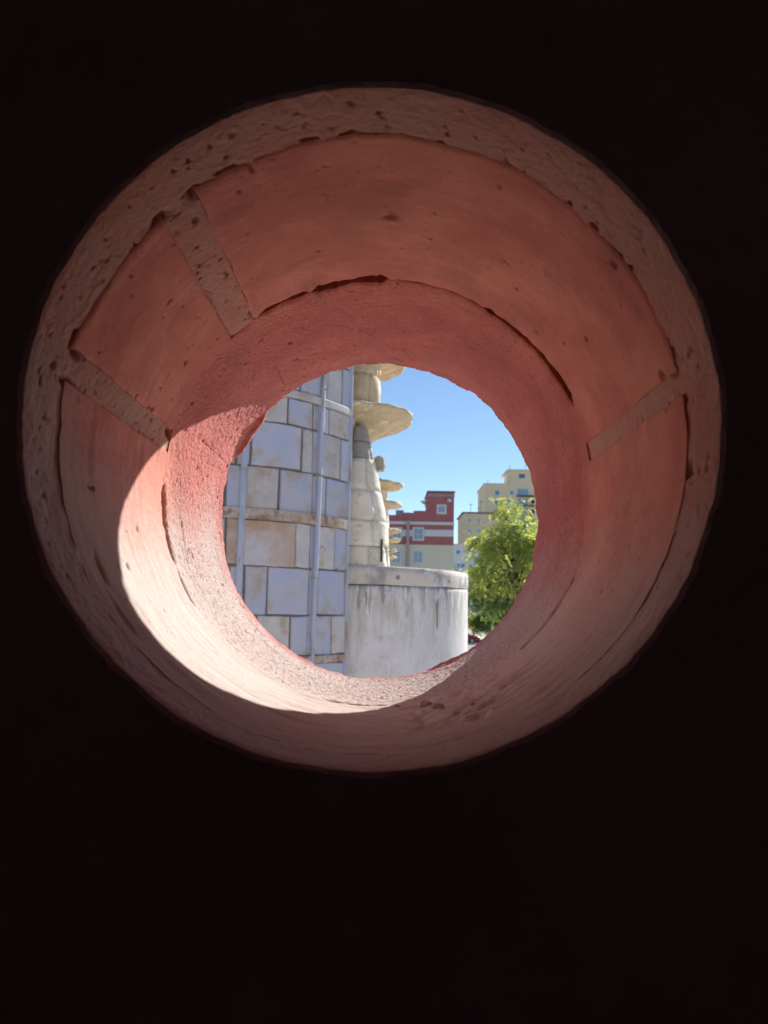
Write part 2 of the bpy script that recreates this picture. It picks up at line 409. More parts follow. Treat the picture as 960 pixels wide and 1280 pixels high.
# unseen room behind the hole, made narrow and pale to bounce light
def room_box(name, *b):
    return structure(MB().box(*b).build(name, m_room))
room_box('room_floor', -.9, .9, -.45, Y0, H-1.62, H-1.5)
room_box('room_ceiling', -.9, .9, -.45, Y0, H+1.1, H+1.3)
room_box('side_wall', -1.1, -.9, -.65, Y0, 0, H+1.3)
room_box('side_wall', 0.9, 1.1, -.65, Y0, 0, H+1.3)
room_box('back_wall', -.9, .9, -.65, -.45, 0, H+1.3)

# ------------------------------------------------------------------ ground
m_ground = M('dry_ground', (.42, .37, .29), (.20, .20, .11), scale=.12, c3=(.46, .42, .35), scale3=1.5, bump=.3, bscale=6)
m_pave = M('concrete_paving', (.58, .53, .47), (.50, .46, .41), scale=.8, bump=.2, bscale=20)
m_asph = M('asphalt', (.06, .06, .062), (.045, .045, .047), scale=2, bump=.2, bscale=40)
structure(link('ground', [(-2500, -2500, 0), (2500, -2500, 0), (2500, 2500, 0), (-2500, 2500, 0)], [(0, 1, 2, 3)], m_ground))
structure(link('courtyard_paving', [(-14, 1.1, .004), (16, 1.1, .004), (16, 30, .004), (-14, 30, .004)], [(0, 1, 2, 3)], m_pave))
structure(link('road', [(-150, 77, .004), (150, 77, .004), (150, 85, .004), (-150, 85, .004)], [(0, 1, 2, 3)], m_asph))
k_ = MB().box(-150, 150, 76.85, 77, -.05, .13); k_.box(-150, 150, 85, 85.15, -.05, .13)
structure(k_.build('kerb', m_pave))
structure(link('pavement', [(-150, 85.15, .12), (150, 85.15, .12), (150, 94.0, .12), (-150, 94.0, .12)], [(0, 1, 2, 3)], m_pave))
m_line = M('road_paint', (.7, .7, .68), (.55, .55, .53), scale=4)
lm = MB()
for k in range(-20, 21): lm.add([(k*6, 80.95, .008), (k*6+3, 80.95, .008), (k*6+3, 81.07, .008), (k*6, 81.07, .008)], [(0, 1, 2, 3)])
structure(lm.build('road_marking', m_line))

# ------------------------------------------------------------------ the slab-clad round tower
TX, TY, TR = -2.19, 10.0, 1.70
m_blue = M('blue_grey_slab', (.41, .45, .65), (.50, .495, .55), scale=4.5, c3=(.44, .38, .34), scale3=3.6, mid3=.60, width3=.10, bump=.6, bscale=25, vary=.07, rough=.6)
m_grey = M('grey_slab', (.57, .54, .53), (.45, .44, .49), scale=5, c3=(.44, .35, .28), scale3=4, mid3=.60, width3=.10, bump=.4, bscale=25, vary=.08, rough=.65)
m_rusty = M('rust_stained_slab', (.54, .45, .41), (.42, .28, .20), scale=4, c3=(.52, .52, .60), scale3=3, mid3=.55, bump=.25, bscale=25, vary=.05, rough=.7)
m_joint = M('tower_joint_mortar', (.23, .20, .18), (.17, .15, .14), scale=6, c3=(.30, .22, .15), scale3=9, bump=.5, bscale=60)
m_steel = M('painted_steel', (.36, .43, .62), (.46, .48, .57), scale=9, c3=(.30, .22, .17), scale3=8, mid3=.60, width3=.08, rough=.5, stretch=(1, 1, .25))
m_rust = M('rusty_steel_band', (.40, .27, .18), (.52, .48, .48), scale=5, c3=(.24, .14, .09), scale3=7, mid3=.58, width3=.12, rough=.75, bump=.3, bscale=60)
THF, THC, THE = -R_(35), -R_(14), -R_(11)     # right flank flattened to a facet with a corner, shaped to stay out of the sun
def gf(t):
    if THF < t <= THC: return 1+(1/math.cos(t-THF)-1)*.68
    if THC < t < THE: return 1+(1/math.cos(THC-THF)-1)*.68*(THE-t)/(THE-THC)
    return 1.0
tower = thing('round_tower', 'round tower clad in blue grey stone slabs with steel strips and rusty bands', 'tower', (TX, TY, 0))
def arc_plate(ta, tb, z0, z1, r0, r1, bev=.012, nseg=4):
    """curved slab between radii r0 (back) and r1 (face), bevelled, corner jitter"""
    bt = bev/r1; vs = []; fs = []
    cols_ = [ta]+[ta+bt+(tb-ta-2*bt)*i/nseg for i in range(nseg+1)]+[tb]
    j = [rnd.uniform(-.008, .008) for _ in range(4)]
    tilt = rnd.uniform(-.006, .006); tilt2 = rnd.uniform(-.006, .006); u_ = rnd.uniform
    for i, t in enumerate(cols_):
        f = (t-ta)/(tb-ta); e = (i == 0 or i == len(cols_)-1)
        zz0 = z0+j[0]*(1-f)+j[1]*f+u_(-.004, .004); zz1 = z1+j[2]*(1-f)+j[3]*f+u_(-.004, .004)
        if i in (0, len(cols_)-1): zz0 += .006*rnd.random(); zz1 -= .006*rnd.random()
        zs = [zz0, zz0, zz0+bev, zz0+(zz1-zz0)*.35, zz0+(zz1-zz0)*.68, zz1-bev, zz1, zz1]
        for k, z in enumerate(zs):
            tt = t+(u_(-.004, .004)/r1 if e and 0 < k < 7 else 0)
            g_ = (k-3.5)/3.5
            rr = r0 if k in (0, 7) else r1+tilt*(f-.5)+tilt2*g_*.5-(bev*.8 if (e or k in (1, 6)) else 0)+u_(-.0015, .0015)
            vs.append((TX+rr*gf(tt)*math.cos(tt), TY+rr*gf(tt)*math.sin(tt), z))
    m_ = len(cols_)
    for i in range(m_-1):
        for k in range(7):
            fs.append((i*8+k, (i+1)*8+k, (i+1)*8+k+1, i*8+k+1))
    fs += [tuple(range(7, -1, -1)), tuple((m_-1)*8+k for k in range(8))]
    return vs, fs
def hz(px, py):
    t, z = cyl_hit(px, py, TX, TY, TR)
    if px > 392:                                # on the facet
        v = ray(px, py); n_ = np.array([math.cos(THF), math.sin(THF)])
        k = (n_@np.array([TX, TY])+TR)/(n_@v[:2]); p_ = v*k
        t2 = math.atan2(p_[1]-TY, p_[0]-TX)
        if t2 > THF: return min(t2, THC-.002), p_[2]+H
    return t, z
# levels from the courses seen through the hole
Zl = [hz(335, y)[1] for y in (526.5, 584.0, 638.0, 649.0, 708.0, 769.0, 822.0, 832.0)]
course = [(Zl[1], Zl[0]), (Zl[2], Zl[1]), (Zl[4], Zl[3]), (Zl[5], Zl[4]), (Zl[6], Zl[5])]
bands = [(Zl[2], Zl[3]), (Zl[7], Zl[6])]
period = Zl[3]-Zl[6]
top0 = (Zl[0], bands[0][1]+period-.09)        # course under the upper band
upper_band = (top0[1], top0[1]+.09)
bands.append(upper_band)
jw = .027
def tht(px, py): return hz(px, py)[0]
spec = {  # course index -> joints (px) left to right and slab kinds, right of them
 -1: (498, [318, 361, 393, 402, 413, 440.5], 'g b s b g'),
 0: (555, [296, 314, 378, 392, 402, 428, 440.5], 'b b g s g b'),
 1: (612, [281, 306, 349, 392, 401, 408, 440.5], 'b g b s b b'),
 2: (680, [281, 302, 370, 388, 398, 420, 440.5], 'r r g s g b'),
 3: (738, [285, 304, 334, 387, 396, 434, 440.5], 'b b b s b b'),
 4: (795, [290, 320, 363, 385, 392, 415, 434.5, 440.3], 'b g b s b g g'),
}
mk = {'b': m_blue, 'g': m_grey, 'r': m_rusty}
def slab(ta, tb, z0, z1, m, proud=0):
    hw = jw/2/TR
    if tb-ta < 2.5*hw: return
    v, f = arc_plate(ta+hw*rnd.uniform(.4, 1.4), tb-hw*rnd.uniform(.4, 1.4), z0+jw*rnd.uniform(.25, .5), z1-jw*rnd.uniform(.25, .5), TR-.07, TR+proud+rnd.uniform(-.006, .006), nseg=max(2, min(6, int((tb-ta)*TR/.12))))
    return link('stone_slab', v, f, m, tower)
fixed = {}
allc = [top0]+course
strip_th = [tht(398, 640), tht(299, 640), tht(437.5, 640)]
strip_w = .034/TR
vis_lo, vis_hi = -R_(200), R_(0)
# z courses for the whole tower
levels = []
base = Zl[6]; pat = [course[4], course[3], course[2], course[1], course[0], top0]
for k in range(-3, 5):
    for c in (course[4], course[3], course[2]):
        levels.append((c[0]+k*period, c[1]+k*period, k, c))
cnt = 0
stuff = MB()
def fill_sector(a, b, z0, z1, single):
    global cnt
    if a < THC < b:
        fill_sector(a, THC-.004, z0, z1, single); fill_sector(THE+.02, b, z0, z1, single); return
    t = a
    while t < b-1e-4:
        wd = rnd.choice([.2, .3, .38, .46, .55, .62])/TR
        e = min(t+wd, b)
        if b-e < .12/TR: e = b
        m_ = rnd.choice([m_blue, m_blue, m_grey, m_grey, m_rusty])
        if single and cnt < 300:
            slab(t, e, z0, z1, m_); cnt += 1
        else:
            v, f = arc_plate(t+jw/2/TR, e-jw/2/TR, z0+.01, z1-.01, TR-.07, TR, nseg=2); stuff.add(v, f)
        t = e
TA = -R_(185); TB = R_(15)
# hand-laid courses
for ci, (yy, js, kinds) in spec.items():
    z0, z1 = allc[ci+1] if ci >= 0 else top0
    a = [tht(j, yy) for j in js]; a[-1] = THC-.004
    for i, kd in enumerate(kinds.split()):
        if kd == 's':
            slab(a[i], a[i+1], z0, z1, m_blue, -.02); cnt += 1; continue
        slab(a[i], a[i+1], z0, z1, mk[kd]); cnt += 1
    fill_sector(TA, a[0], z0, z1, True); fill_sector(THE+.02, TB, z0, z1, True)
z_all0 = course[4][0]
k = 1
up = upper_band[1]
while up < H+6.6:
    for q in range(3):
        fill_sector(TA, TB, up+.5*q, up+.5*(q+1), q < 3 and up < H+4.2)
    bands.append((up+1.5, up+1.59)); up += 1.59
dn = bands[1][0]
while dn > .3:
    for q in range(3):
        if dn-.5*(q+1) < 0: break
        fill_sector(TA, TB, dn-.5*(q+1), dn-.5*q, dn > 1.2)
    bands.append((dn-1.59, dn-1.5)); dn -= 1.59
TT = up
o = stuff.build('slab_cladding', m_grey, tower); o['kind'] = 'stuff'
cv = MB(); NC = 180
cv.v = [(TX+r*gf(t)*math.cos(t), TY+r*gf(t)*math.sin(t), z) for r, z in ((TR-.03, 0), (TR-.03, TT), (TR-.1, TT+.02)) for t in [-math.pi+2*math.pi*i/NC for i in range(NC)]]
cv.f = [(a*NC+k, a*NC+(k+1) % NC, (a+1)*NC+(k+1) % NC, (a+1)*NC+k) for a in (0, 1) for k in range(NC)]+[tuple(range(2*NC, 3*NC))]
cv.build('tower_core', m_joint, tower)
for z0, z1 in bands:
    if z0 < .05: continue
    nseg = 180; vs = []; fs = []
    for i in range(nseg):
        t = -math.pi+2*math.pi*i/nseg; cut = THC-.001 < t < THE+.12
        for r, z in ((TR-.05, z0),)*6 if cut else ((TR-.05, z0), (TR+.018, z0), (TR+.022, z0+.012), (TR+.022, z1-.012), (TR+.018, z1), (TR-.05, z1)):
            vs.append((TX+r*gf(t)*math.cos(t), TY+r*gf(t)*math.sin(t), z+rnd.uniform(-.003, .003)))
    for i in range(nseg):
        for q in range(6): fs.append((i*6+q, ((i+1) % nseg)*6+q, ((i+1) % nseg)*6+(q+1) % 6, i*6+(q+1) % 6))
    link('steel_band', vs, fs, m_rust if abs(z0-upper_band[0]) > .01 else m_grey, tower)
def strip(th0, th1, wd, pr):
    vs = []; fs = []; nz = 14
    for i in range(nz+1):
        f = i/nz; z = TT*f; th = th0+(th1-th0)*((z-(H-.8))/3.0); th = th+.0025*math.sin(i*2.1)
        for dt, r in ((-wd, TR-.04), (-wd, TR+pr), (-wd*.35, TR+pr+.012), (wd*.35, TR+pr+.012), (wd, TR+pr), (wd, TR-.04)):
            t = th+dt/TR; vs.append((TX+r*gf(t)*math.cos(t), TY+r*gf(t)*math.sin(t), z))
    for i in range(nz):
        for q in range(5): fs.append((i*6+q, i*6+q+1, (i+1)*6+q+1, (i+1)*6+q))
    link('steel_strip', vs, fs, m_steel, tower)
strip(tht(389, 815), tht(403, 470), .029, .026)
strip(tht(294.5, 815), tht(309.5, 470), .033, .026)
strip(tht(437.5, 640), tht(438.0, 640), .014, .014)
for d in (-125, -155, 178): strip(R_(d), R_(d), .036, .026)
for px0, px1 in ((389, 403), (294.5, 309.5)):
    for k_ in range(5):
        z = H-2.4+k_*1.27+rnd.uniform(-.15, .15); th = tht(px0, 815)+(tht(px1, 470)-tht(px0, 815))*((z-(H-.8))/3.0)
        vs = []
        for dt in (-.046, .046):
            for rr, dz in ((TR-.02, 0), (TR+.041, .003), (TR+.041, .021), (TR-.02, .024)):
                t = th+dt/TR; vs.append((TX+rr*gf(t)*math.cos(t), TY+rr*gf(t)*math.sin(t), z+dz))
        link('bracket', vs, [(0, 1, 2, 3), (7, 6, 5, 4), (0, 4, 5, 1), (1, 5, 6, 2), (2, 6, 7, 3), (3, 7, 4, 0)], m_rust, tower)
# hooks and stains of old fixings on the right face
for px, py in ((421, 711), (399, 771), (402, 684)):
    t, z = hz(px, py); r = TR+.02
    c = lambda rr, dt, dz: (TX+rr*gf(t)*math.cos(t+dt), TY+rr*gf(t)*math.sin(t+dt), z+dz)
    MB().tube([c(TR-.03, 0, 0), c(TR+.03, 0, .0), c(TR+.045, .012, -.02), c(TR+.03, .02, -.035)], .009, 6).build('iron_hook', m_rust, tower)

# ------------------------------------------------------------------ low plastered drum wall
DX, DY, DR = -1.16, 12.05, 2.41
m_drum, nt, cur, b_ = mat('weathered_plaster', (.74, .71, .76), (.66, .63, .64), scale=4, c3=(.58, .54, .52), scale3=9, mid3=.62, width3=.1, bump=.35, bscale=35, rough=.85)
def drips(c, sc, thr, wd, st):
    """rain runs: streaks of their own colour, thickest under the coping (mesh attribute 'age')"""
    global cur
    N = nt.nodes; L = nt.links
    tc = N.new('ShaderNodeTexCoord'); mp = N.new('ShaderNodeMapping'); mp.inputs['Scale'].default_value = (1, 1, st)
    no = N.new('ShaderNodeTexNoise'); no.inputs['Scale'].default_value = sc; no.inputs['Detail'].default_value = 5; no.inputs['Roughness'].default_value = .6
    L.new(tc.outputs['Object'], mp.inputs[0]); L.new(mp.outputs[0], no.inputs['Vector'])
    a_ = N.new('ShaderNodeAttribute'); a_.attribute_name = 'age'
    m1 = N.new('ShaderNodeMath'); m1.operation = 'MULTIPLY_ADD'; m1.inputs[1].default_value = .22
    L.new(a_.outputs['Fac'], m1.inputs[0]); L.new(no.outputs['Fac'], m1.inputs[2])
    mr = N.new('ShaderNodeMapRange'); mr.inputs['From Min'].default_value = thr-wd; mr.inputs['From Max'].default_value = thr+wd
    L.new(m1.outputs[0], mr.inputs['Value'])
    mx = N.new('ShaderNodeMix'); mx.data_type = 'RGBA'; g = N.new('ShaderNodeRGB'); g.outputs[0].default_value = (*c, 1)
    L.new(mr.outputs[0], mx.inputs['Factor']); L.new(cur, mx.inputs[6]); L.new(g.outputs[0], mx.inputs[7]); cur = mx.outputs[2]
drips((.50, .46, .42), 7, .64, .13, .25)
drips((.82, .80, .82), 14, .73, .06, .14)
drips((.34, .30, .28), 17, .76, .05, .16)
nt.links.new(cur, b_.inputs['Base Color'])
m_dband = M('stained_coping', (.66, .59, .53), (.37, .34, .34), scale=2.2, mid=.52, width=.09, c3=(.72, .70, .74), scale3=6, mid3=.62, width3=.06, bump=.4, bscale=30)
drum = thing('drum_wall', 'low round plastered wall with a dark stained coping between the slab tower and the tree', 'wall', (DX, DY, 0))
def dz_(px, py): return cyl_hit(px, py, DX, DY, DR)
ztop = dz_(470, 708)[1]; zcr = dz_(470, 731)[1]
def drum_mesh(name, z0, z1, r, m, top=False, amp=.006):
    nt_, nz_ = 220, max(4, int((z1-z0)/.05)); t = np.linspace(0, 2*math.pi, nt_+1); z = np.linspace(z0, z1, nz_)
    T, Z = np.meshgrid(t, z, indexing='ij')
    P = np.stack([np.cos(T)*r, np.sin(T)*r, Z], -1)
    rr = r+amp*fbm(P, 1.5, 4, 101)+amp*.4*vnoise(P, 14, 102); rr[:, -1] -= .006; rr[:, 0] -= .005
    rr[-1] = rr[0]
    zz = Z.copy(); zz[:, -1] += .012*fbm(np.stack([np.cos(t)*r, np.sin(t)*r, 0*t], -1), 2.2, 4, 103)
    zz[:, 0] += .012*fbm(np.stack([np.cos(t)*r, np.sin(t)*r, 0*t], -1), 2.2, 4, 104); zz[-1] = zz[0]
    V = np.stack([DX+np.cos(T)*rr, DY+np.sin(T)*rr, zz], -1)
    if top:
        for rr_, dz in ((r-.06, .01), (r-.28, .0), (r-.3, -.16), (.02, -.16)):
            V = np.concatenate([V, np.stack([DX+np.cos(t)*rr_, DY+np.sin(t)*rr_, 0*t+z1+dz], -1)[:, None]], 1)
    else:
        V = np.concatenate([np.stack([DX+np.cos(t)*(r-.12), DY+np.sin(t)*(r-.12), 0*t+z0], -1)[:, None], V, np.stack([DX+np.cos(t)*(r-.12), DY+np.sin(t)*(r-.12), 0*t+z1-.004], -1)[:, None]], 1)
    nu, nv = V.shape[:2]
    age = np.clip(1-(z1-V[..., 2])/.75, 0, 1)*(1 if not top else 0)
    return link(name, V.reshape(-1, 3), grid_faces(nu, nv), m, drum, True, {'age': age})
drum_mesh('plaster_wall', 0, zcr-.004, DR, m_drum)
drum_mesh('coping', zcr+.002, ztop, DR+.004, m_dband, True, .009)
# dark weathering streak and blue grey patches run down from the coping: shallow spalls with their own colour
m_streak = M('dark_streak', (.20, .19, .19), (.40, .38, .39), scale=9, c3=(.3, .29, .30), scale3=25, bump=.4, bscale=40, stretch=(1, 1, .3))
m_patch = M('blue_grey_patch', (.56, .58, .68), (.60, .59, .60), scale=7, bump=.3, bscale=40)
def patch(px, py, wpx, hpx, m, name, seed, r=DR+.006, taper=.5):
    t0, z0 = dz_(px, py); nn = 22; vs = [(t0, z0)]
    w_ = wpx/FPX*10.3/DR/2; h_ = hpx/FPX*10.3/2
    rim_ = []
    for i in range(nn):
        a = 2*math.pi*i/nn; j = 1+.35*math.sin(3*a+seed)+.25*math.sin(7*a+2*seed)
        sx = 1-taper*(.5-.5*math.sin(a))
        rim_.append((t0+w_*math.cos(a)*j*sx, z0+h_*math.sin(a)*(1+.15*math.sin(5*a+seed))))
    P = lambda t, z, rr: (DX+rr*math.cos(t), DY+rr*math.sin(t), z)
    V = [P(t0, z0, r+.006)]+[P(t0+(t-t0)*.7, z0+(z-z0)*.7, r+.006) for t, z in rim_]+[P(t, z, r-.016) for t, z in rim_]
    F = [(0, 1+i, 1+(i+1) % nn) for i in range(nn)]+[(1+i, 1+nn+i, 1+nn+(i+1) % nn, 1+(i+1) % nn) for i in range(nn)]
    link(name, V, F, m, drum, True)
patch(546.5, 768, 7, 44, m_streak, 'weather_streak', 1, taper=.75)
patch(545, 744, 17, 17, m_patch, 'plaster_patch', 2)
patch(544, 728, 12, 14, m_patch, 'plaster_patch', 4, r=DR+.014)
patch(497, 722, 9, 7, m_streak, 'weather_streak', 3, r=DR+.014)
patch(561, 727, 11, 5, m_streak, 'weather_streak', 5, r=DR+.014)
patch(486, 742, 16, 12, m_patch, 'plaster_patch', 6)

# ------------------------------------------------------------------ stone spire with overhanging ledges
SX, SY = -.418, 10.28
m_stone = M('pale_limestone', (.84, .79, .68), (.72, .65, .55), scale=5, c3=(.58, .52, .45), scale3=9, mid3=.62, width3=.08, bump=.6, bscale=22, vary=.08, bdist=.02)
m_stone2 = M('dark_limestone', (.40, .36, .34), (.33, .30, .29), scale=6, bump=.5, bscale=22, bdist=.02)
m_ledge = M('layered_ledge_stone', (.68, .55, .37), (.52, .41, .28), scale=5, c3=(.76, .66, .50), scale3=7, mid3=.6, width3=.06, bump=.9, bscale=14, stretch=(1, 1, 1), bdist=.03)
m_dstone = M('dull_stone', (.46, .40, .32), (.36, .30, .25), scale=5, c3=(.60, .57, .50), scale3=6, bump=.5, bscale=22, bdist=.02)  # duller, darker tone for the stub stone
spire = thing('stone_spire', 'pale stone spire beside the slab tower with broad overhanging ledges at its top', 'tower', (SX, SY, 0))
def zat(py, px=460, Y=SY-.3): return at(px, py, Y)[2]
def xr(px, py): return at(px, py, SY)[0]-SX       # radius giving that right edge
def block(ta, tb, z0, z1, ra, rb, m, name='stone_block', jit=.02, rin=.05):
    nt_ = max(5, int((tb-ta)/R_(9))); nz_ = 7
    t = np.linspace(ta, tb, nt_); z = np.linspace(0, 1, nz_); T, Zf = np.meshgrid(t, z, indexing='ij')
    r = ra+(rb-ra)*Zf; P = np.stack([np.cos(T), np.sin(T), z0+(z1-z0)*Zf*3], -1)
    bul = .003*np.sin(math.pi*Zf)**.5
    r = r+bul+jit*fbm(P+rnd.random()*20, 3.5, 3, 120)
    e = np.minimum(np.minimum(T-ta, tb-T)*ra, 1); r = r-.009*np.exp(-np.clip(e, 0, 1)/.008)
    V = np.stack([SX+np.cos(T)*r, SY+np.sin(T)*r, z0+.003+(z1-z0-.006)*Zf], -1)
    def inn(V, T): W = V.copy(); W[..., 0] = SX+np.cos(T)*rin; W[..., 1] = SY+np.sin(T)*rin; return W
    V = np.concatenate([inn(V[:, :1], T[:, :1]), V, inn(V[:, -1:], T[:, -1:])], 1); T2 = np.concatenate([T[:, :1], T, T[:, -1:]], 1)
    V = np.concatenate([inn(V[:1], T2[:1]), V, inn(V[-1:], T2[-1:])], 0)
    nu, nv = V.shape[:2]
    link(name, V.reshape(-1, 3), grid_faces(nu, nv), m, spire, False)
def ringblocks(y0, y1, px0, px1, m, joints):
    z0, z1 = zat(y0), zat(y1); ra, rb = xr(px0, y0), xr(px1, y1)
    js = [R_(j) for j in joints]
    for i, a in enumerate(js):
        b = js[(i+1) % len(js)]
        if b <= a: b += 2*math.pi
        block(a, b, z0, z1, ra, rb, m)
ringblocks(708.5, 683, 487, 486, m_stone, (-172, -66, -22, 70, 140))
ringblocks(683, 651, 486, 484.5, m_stone, (-150, -58, 20, 100))
ringblocks(651, 612, 483.5, 476.5, m_stone, (-170, -50, 40, 120))
ringblocks(612, 571, 476, 469, m_stone, (-140, -62, 35, 120))
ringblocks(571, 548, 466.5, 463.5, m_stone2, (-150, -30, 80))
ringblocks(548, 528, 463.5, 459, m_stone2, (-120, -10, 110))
def ledge(cx, cy, rx, ry, z0, z1, m, parent, seed, name='stone_ledge', under=.0, core=None):
    nn, nr = 56, 6; V = []; F = []
    def er(a): return 1+.05*math.sin(3*a+seed)+.035*math.sin(5*a+2*seed)+.02*math.sin(11*a+seed*3)+.012*math.sin(23*a+seed)
    prof = [(.12, z0-under), (.3, z0-under*.72), (.55, z0-under*.35), (.8, z0-under*.1), (.95, z0), (1.0, z0+.25*(z1-z0)), (1.0, z0+.7*(z1-z0)), (.96, z1), (.5, z1+.01), (.05, z1+.02)]
    rr_ = random.Random(seed)
    for f, z in prof:
        for i in range(nn):
            a = 2*math.pi*i/nn; k_ = f*(er(a) if f > .5 else 1)
            V.append((cx+rx*k_*math.cos(a), cy+ry*k_*math.sin(a), z+rr_.uniform(-.006, .006)+(.012*math.sin(4*a+seed+f*9))))
    m_ = len(prof)
    for i in range(m_-1):
        for k_ in range(nn): F.append((i*nn+k_, i*nn+(k_+1) % nn, (i+1)*nn+(k_+1) % nn, (i+1)*nn+k_))
    F += [tuple(reversed(range(nn))), tuple(range((m_-1)*nn, m_*nn))]
    return link(name, V, F, m, parent, True)
zl1 = at(480, 508, 9.85)[2]
ledge(-.45, 10.85, .75, 1.06, zl1, zl1+.09, m_ledge, spire, 2, under=.34)
zl2 = at(476, 476, 11.75)[2]
ledge(-.52, 10.75, .80, 1.12, zl2, zl2+.10, m_ledge, spire, 5, under=.14)
r_mid = xr(475, 490)
z_m0, z_m1 = zl1+.08, zl2
for a, b in ((-175, -60), (-60, 50), (50, 185)): block(R_(a), R_(b), z_m0, (z_m0+z_m1)/2, r_mid, r_mid*.99, m_ledge)
for a, b in ((-120, -20), (-20, 100), (100, 240)): block(R_(a), R_(b), (z_m0+z_m1)/2, z_m1, r_mid*.99, r_mid*1.02, m_ledge)
for a, b in ((-140, -30), (-30, 70), (70, 220)): block(R_(a), R_(b), zl2+.1, zl2+.85, .34, .30, m_stone)
ledge(SX, SY+.1, .8, .8, zl2+.85, zl2+.93, m_ledge, spire, 9, under=.16)
MB().lathe([(.26, zl2+.9), (.2, zl2+1.6), (.05, zl2+2.3)], SX, SY, 20, .03).build('spire_tip', m_stone, spire)
# dull grey-brown stub stone sticking out on the right
p = at(474, 580, SY+.12)
sb = MB(); sb.lathe([(.02, p[2]-.11), (.075, p[2]-.10), (.085, p[2]-.02), (.08, p[2]+.08), (.03, p[2]+.11)], p[0], p[1], 9, .12); sb.build('stub_stone', m_dstone, spire)
# narrow window slot: a solid near-black box that paints the shade inside it
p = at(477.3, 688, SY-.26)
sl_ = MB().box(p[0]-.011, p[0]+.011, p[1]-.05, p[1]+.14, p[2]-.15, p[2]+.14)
sl_.build('slot_shade_box', M('painted_slot_shade', (.05, .045, .04), (.03, .03, .03)), spire)

# farther spire showing only the tips of its ledges
S2Y = 17.0
p = at(473, 700, S2Y); X2 = p[0]
spire2 = thing('ledge_spire', 'farther slim stone spire whose small stacked ledges show right of the pale spire', 'tower', (X2, S2Y, 0))
for i, (yy, tip, th_) in enumerate([(610, 505.5, .085), (633.5, 503, .08), (665.5, 499.5, .06), (677.5, 499, .06), (690, 496, .05), (698, 496, .05), (720, 499, .06), (745, 500, .06)]):
    q = at(tip, yy, S2Y); rx = q[0]-X2
    ledge(X2, S2Y, rx, rx*1.05, q[2], q[2]+th_, m_ledge, spire2, 11+i, under=.10 if i < 2 else .05)
zz = [at(480, y, S2Y)[2] for y in (598, 640, 670, 705)]
prof2 = [(.26, 0), (.25, zz[3]), (.24, zz[2]), (.20, zz[1]), (.16, zz[0]-.1), (.06, zz[0])]
MB().lathe(prof2, X2, S2Y, 24, .02).build('spire_shaft', m_stone, spire2)

# ------------------------------------------------------------------ buildings
m_red = M('red_facade', (.54, .185, .185), (.48, .16, .165), scale=.8, bump=.1, bscale=6)
m_white = M('white_band_paint', (.82, .80, .82), (.76, .74, .77), scale=.6)
m_pink = M('faded_coping', (.48, .33, .34), (.42, .28, .29), scale=.6)
m_gwall = M('pale_grey_render', (.88, .79, .62), (.82, .73, .57), scale=.5, bump=.1, bscale=5)
m_beige = M('beige_render', (.90, .76, .57), (.86, .71, .52), scale=.2, bump=.1, bscale=3)
m_beige2 = M('sandy_render', (.80, .66, .46), (.74, .60, .42), scale=.2, bump=.1, bscale=3)
m_wblue = M('white_tile_facade', (.80, .82, .86), (.76, .79, .84), scale=.3)
m_frame = M('white_window_frame', (.78, .78, .78), (.72, .72, .72), scale=2, rough=.5)
m_glass = M('window_glass', (.20, .36, .52), (.34, .46, .55), scale=.5, rough=.08, spec=.8)
m_bglass = M('blue_window_glass', (.05, .16, .55), (.10, .22, .6), scale=.5, rough=.1, spec=.8)
m_brown = M('balcony_edge', (.22, .12, .12), (.18, .10, .10), scale=1)
m_pipe = M('pale_downpipe', (.55, .44, .42), (.50, .40, .38), scale=1)
m_dkroof = M('roof_edge_metal', (.25, .17, .17), (.2, .14, .14), scale=1)
m_hole_shade = M('painted_hole_shade', (.05, .05, .045), (.04, .04, .036), scale=1)  # near-black colour painting the shade deep in the holes

def holed(x0, x1, z0, z1, y, depth, holes, rev=.18):
    xs = sorted({x0, x1, *[h[0] for h in holes], *[h[1] for h in holes]}); zs = sorted({z0, z1, *[h[2] for h in holes], *[h[3] for h in holes]})
    mb = MB()
    for i in range(len(xs)-1):
        for j in range(len(zs)-1):
            cx, cz = (xs[i]+xs[i+1])/2, (zs[j]+zs[j+1])/2
            if any(h[0] < cx < h[1] and h[2] < cz < h[3] for h in holes): continue
            mb.add([(xs[i], y, zs[j]), (xs[i+1], y, zs[j]), (xs[i+1], y, zs[j+1]), (xs[i], y, zs[j+1])], [(0, 1, 2, 3)])
    for a, b, c, d in holes:
        mb.add([(a, y, c), (b, y, c), (b, y, d), (a, y, d), (a, y+rev, c), (b, y+rev, c), (b, y+rev, d), (a, y+rev, d)],
               [(0, 4, 5, 1), (1, 5, 6, 2), (2, 6, 7, 3), (3, 7, 4, 0), (4, 7, 6, 5)])
    Y2 = y+depth
    mb.add([(x0, y, z0), (x1, y, z0), (x1, Y2, z0), (x0, Y2, z0), (x0, y, z1), (x1, y, z1), (x1, Y2, z1), (x0, Y2, z1)],
           [(4, 5, 6, 7), (1, 2, 6, 5), (2, 3, 7, 6), (3, 0, 4, 7)])
    return mb
